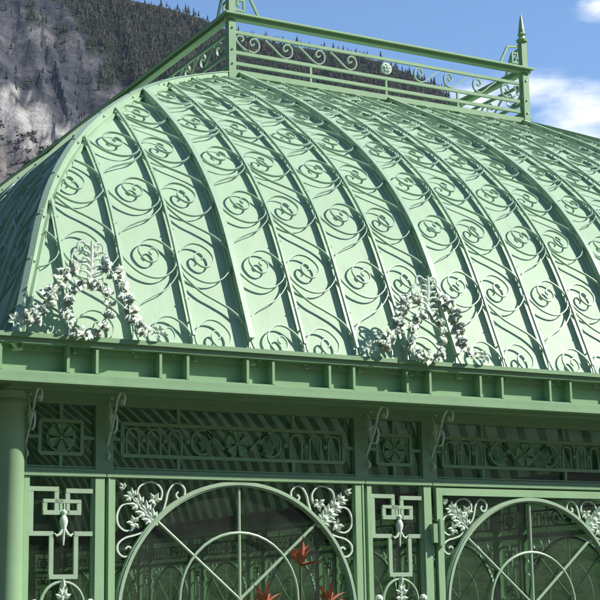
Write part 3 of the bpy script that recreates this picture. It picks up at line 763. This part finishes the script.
for az in azs:
    for r in rs:
        p = world_pt(az, r); v.append(p)
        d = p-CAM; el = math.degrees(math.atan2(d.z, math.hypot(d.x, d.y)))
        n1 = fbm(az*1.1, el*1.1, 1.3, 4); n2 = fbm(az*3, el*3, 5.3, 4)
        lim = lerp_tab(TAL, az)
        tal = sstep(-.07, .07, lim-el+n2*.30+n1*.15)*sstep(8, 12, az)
        # scree streaks coloured as sunlit, with gullies darkened to paint in their shadow
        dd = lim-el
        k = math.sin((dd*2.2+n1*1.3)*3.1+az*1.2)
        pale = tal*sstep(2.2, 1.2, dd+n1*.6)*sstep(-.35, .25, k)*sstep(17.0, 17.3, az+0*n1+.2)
        gully_shade = tal*sstep(1.9, 1.3, dd)*sstep(-.35, -.75, k)
        if az < 18.3: pale = max(pale, tal*sstep(1.6, 1.0, dd+n1*.5)*sstep(.2, .5, dd)); gully_shade *= .3
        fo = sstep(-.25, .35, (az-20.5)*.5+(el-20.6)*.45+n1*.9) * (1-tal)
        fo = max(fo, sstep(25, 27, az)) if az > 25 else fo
        if az < 12: fo = .9; pale = 0  # unseen slopes left and behind, coloured dark to cut bounced light
        cv.append((fo, tal*(1-gully_shade), pale, 1))
nr = len(rs)
f = [(i*nr+j, (i+1)*nr+j, (i+1)*nr+j+1, i*nr+j+1) for i in range(len(azs)-1) for j in range(nr-1)]
f += [((len(azs)-1)*nr+j, j, j+1, (len(azs)-1)*nr+j+1) for j in range(nr-1)]
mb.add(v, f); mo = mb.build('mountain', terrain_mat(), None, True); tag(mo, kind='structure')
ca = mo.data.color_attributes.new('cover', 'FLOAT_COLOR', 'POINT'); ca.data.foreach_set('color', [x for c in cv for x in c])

def tree_mat(name, c, c2):
    m = mat(name, c, .95, 0, .3, .05, c2=c2, spec=.1); return m
M['conifer'] = tree_mat('conifer_needles', (.030, .044, .024), (.050, .058, .034)); M['larch'] = tree_mat('bare_larch', (.095, .080, .056), (.065, .056, .042))
def conifer_mb(mb, p, h, rnd, seg=6, m=0):
    n = rnd.choice((4, 5)); wd = h*rnd.uniform(.15, .21)
    mb.tube([p-Vector((0, 0, h*.12)), p+Vector((0, 0, h*.5))], h*.015, 4)
    mb.mi[-6:] = [m]*6
    for i in range(n):
        t = i/n; z0 = h*(.06+.80*t); z1 = min(h, z0+h*.40); rr = wd*(1-t)*rnd.uniform(.8, 1.15)+h*.015; a0 = rnd.random()*6
        ox, oy = rnd.uniform(-.02, .02)*h, rnd.uniform(-.02, .02)*h
        v = [(p.x+ox*.3, p.y+oy*.3, p.z+z1)]+[(p.x+ox+rr*(1 if j % 2 else .55)*math.cos(a0+j*math.pi/seg), p.y+oy+rr*(1 if j % 2 else .55)*math.sin(a0+j*math.pi/seg), p.z+z0+(0 if j % 2 else h*.045)) for j in range(2*seg)]
        mb.add(v, [(0, j+1, (j+1) % (2*seg)+1) for j in range(2*seg)]+[tuple(range(2*seg, 0, -1))], m)
rnd = random.Random(5)
PM = []
for i in range(8):
    b = MB(); conifer_mb(b, Vector((0, 0, 0)), 1.0, rnd, 6); PM.append(b.mesh('conifer', M['conifer' if i % 4 else 'larch']))
# individual conifers on the skyline ridge
def zone(az):
    if az < 23.2: return 'on the high ridge left of the roof cresting'
    if az < 26: return 'on the ridge behind the left finial'
    if az < 31: return 'seen through the left half of the cresting'
    return 'seen through the right half of the cresting'
SH = [('tall slim dark conifer', 1.35), ('medium dark conifer', 1.0), ('small dark conifer', .75)]
n = 0
for i in range(270):
    az = 21.0+(35.6-21.0)*i/270+rnd.uniform(-.04, .04); r = rnd.choice((2385, 2395, 2370, 2350, 2400))
    if az < 25 and i % 3 == 0: r = rnd.uniform(2200, 2380)
    p = world_pt(az, r); k = rnd.choice((0, 1, 1, 2, 2)); h = 13*SH[k][1]*rnd.uniform(.85, 1.15)
    o = bpy.data.objects.new('conifer', PM[rnd.randrange(8)]); col.objects.link(o); o.location = p; o.scale = (h, h, h); o.rotation_euler = (0, 0, rnd.random()*6)
    tag(o, SH[k][0]+' '+zone(az), 'tree', 'conifers along the mountain ridge')
# the mass of the wood below the ridge
mb = MB(); cnt = 0
while cnt < 5200:
    az = rnd.uniform(16, 36.5); r = 900+1480*rnd.random()**.6; p = world_pt(az, r)
    d = p-CAM; el = math.degrees(math.atan2(d.z, math.hypot(d.x, d.y)))
    n1 = fbm(az*1.1, el*1.1, 1.3, 4); fo = (az-20.5)*.5+(el-20.6)*.45+n1*.9
    if az > 25.5: fo = 1
    if el < 17.2 and az > 25: continue
    if fo < rnd.uniform(.0, .45): 
        if rnd.random() > .05 or el < lerp_tab(TAL, az): continue
    cnt += 1; conifer_mb(mb, p, rnd.uniform(8, 15), rnd, 3, 1 if fbm(az*2.1, el*2.1, 9.1, 3)+rnd.uniform(-.35, .35) > .12 else 0)
tag(mb.build('mountain_forest', [M['conifer'], M['larch']]), 'dense dark conifer wood covering the mountain slope below the ridge', 'forest', kind='stuff')
# low bushes dotted over the scree
M['bush'] = tree_mat('scrub_pine', (.030, .036, .024), (.05, .05, .036))
BM_ = []
for k in range(4):
    b = MB()
    for j in range(26):
        c = Vector((rnd.gauss(0, .4), rnd.gauss(0, .4), abs(rnd.gauss(.35, .25)))); q = [c+Vector((rnd.uniform(-.28, .28), rnd.uniform(-.28, .28), rnd.uniform(-.2, .3))) for _ in range(4)]
        b.add(q, [(0, 1, 2), (0, 2, 3), (0, 3, 1), (1, 3, 2)])
    BM_.append(b.mesh('shrub', M['bush']))
for i in range(110):
    for _ in range(60):
        az = rnd.uniform(17.4, 20.9); r = rnd.uniform(1000, 2100); p = world_pt(az, r); d = p-CAM; el = math.degrees(math.atan2(d.z, math.hypot(d.x, d.y)))
        if lerp_tab(TAL, az)-el > 1.3+.9*(fbm(az*1.6, el*1.6, 2.2, 3)) and el > 14.3: break
    o = bpy.data.objects.new('shrub', BM_[i % 4]); col.objects.link(o); o.location = p; s_ = rnd.uniform(3, 8); o.scale = (s_, s_, s_*.9); o.rotation_euler = (0, 0, rnd.random()*6)
    side = 'lower' if el < 16.2 else 'upper'
    tag(o, 'small dark bush on the %s part of the pale scree slope' % side, 'shrub', 'bushes on the scree slope')

# valley air
hz = MB().box(-3600, 3600, -3700, 3500, GZ-1, 1350).mesh('haze', bpy.data.materials.new('valley_haze'))
hm = hz.materials[0]; hm.use_nodes = True; t = hm.node_tree
for n_ in list(t.nodes): t.nodes.remove(n_)
o_ = t.nodes.new('ShaderNodeOutputMaterial'); pv = t.nodes.new('ShaderNodeVolumePrincipled'); pv.inputs['Color'].default_value = (.72, .82, 1, 1); pv.inputs['Density'].default_value = .000024; pv.inputs['Anisotropy'].default_value = .2
t.links.new(pv.outputs[0], o_.inputs['Volume'])
ho = bpy.data.objects.new('haze', hz); col.objects.link(ho); ho['kind'] = 'stuff'; ho['label'] = 'thin bluish valley haze in front of the mountain'
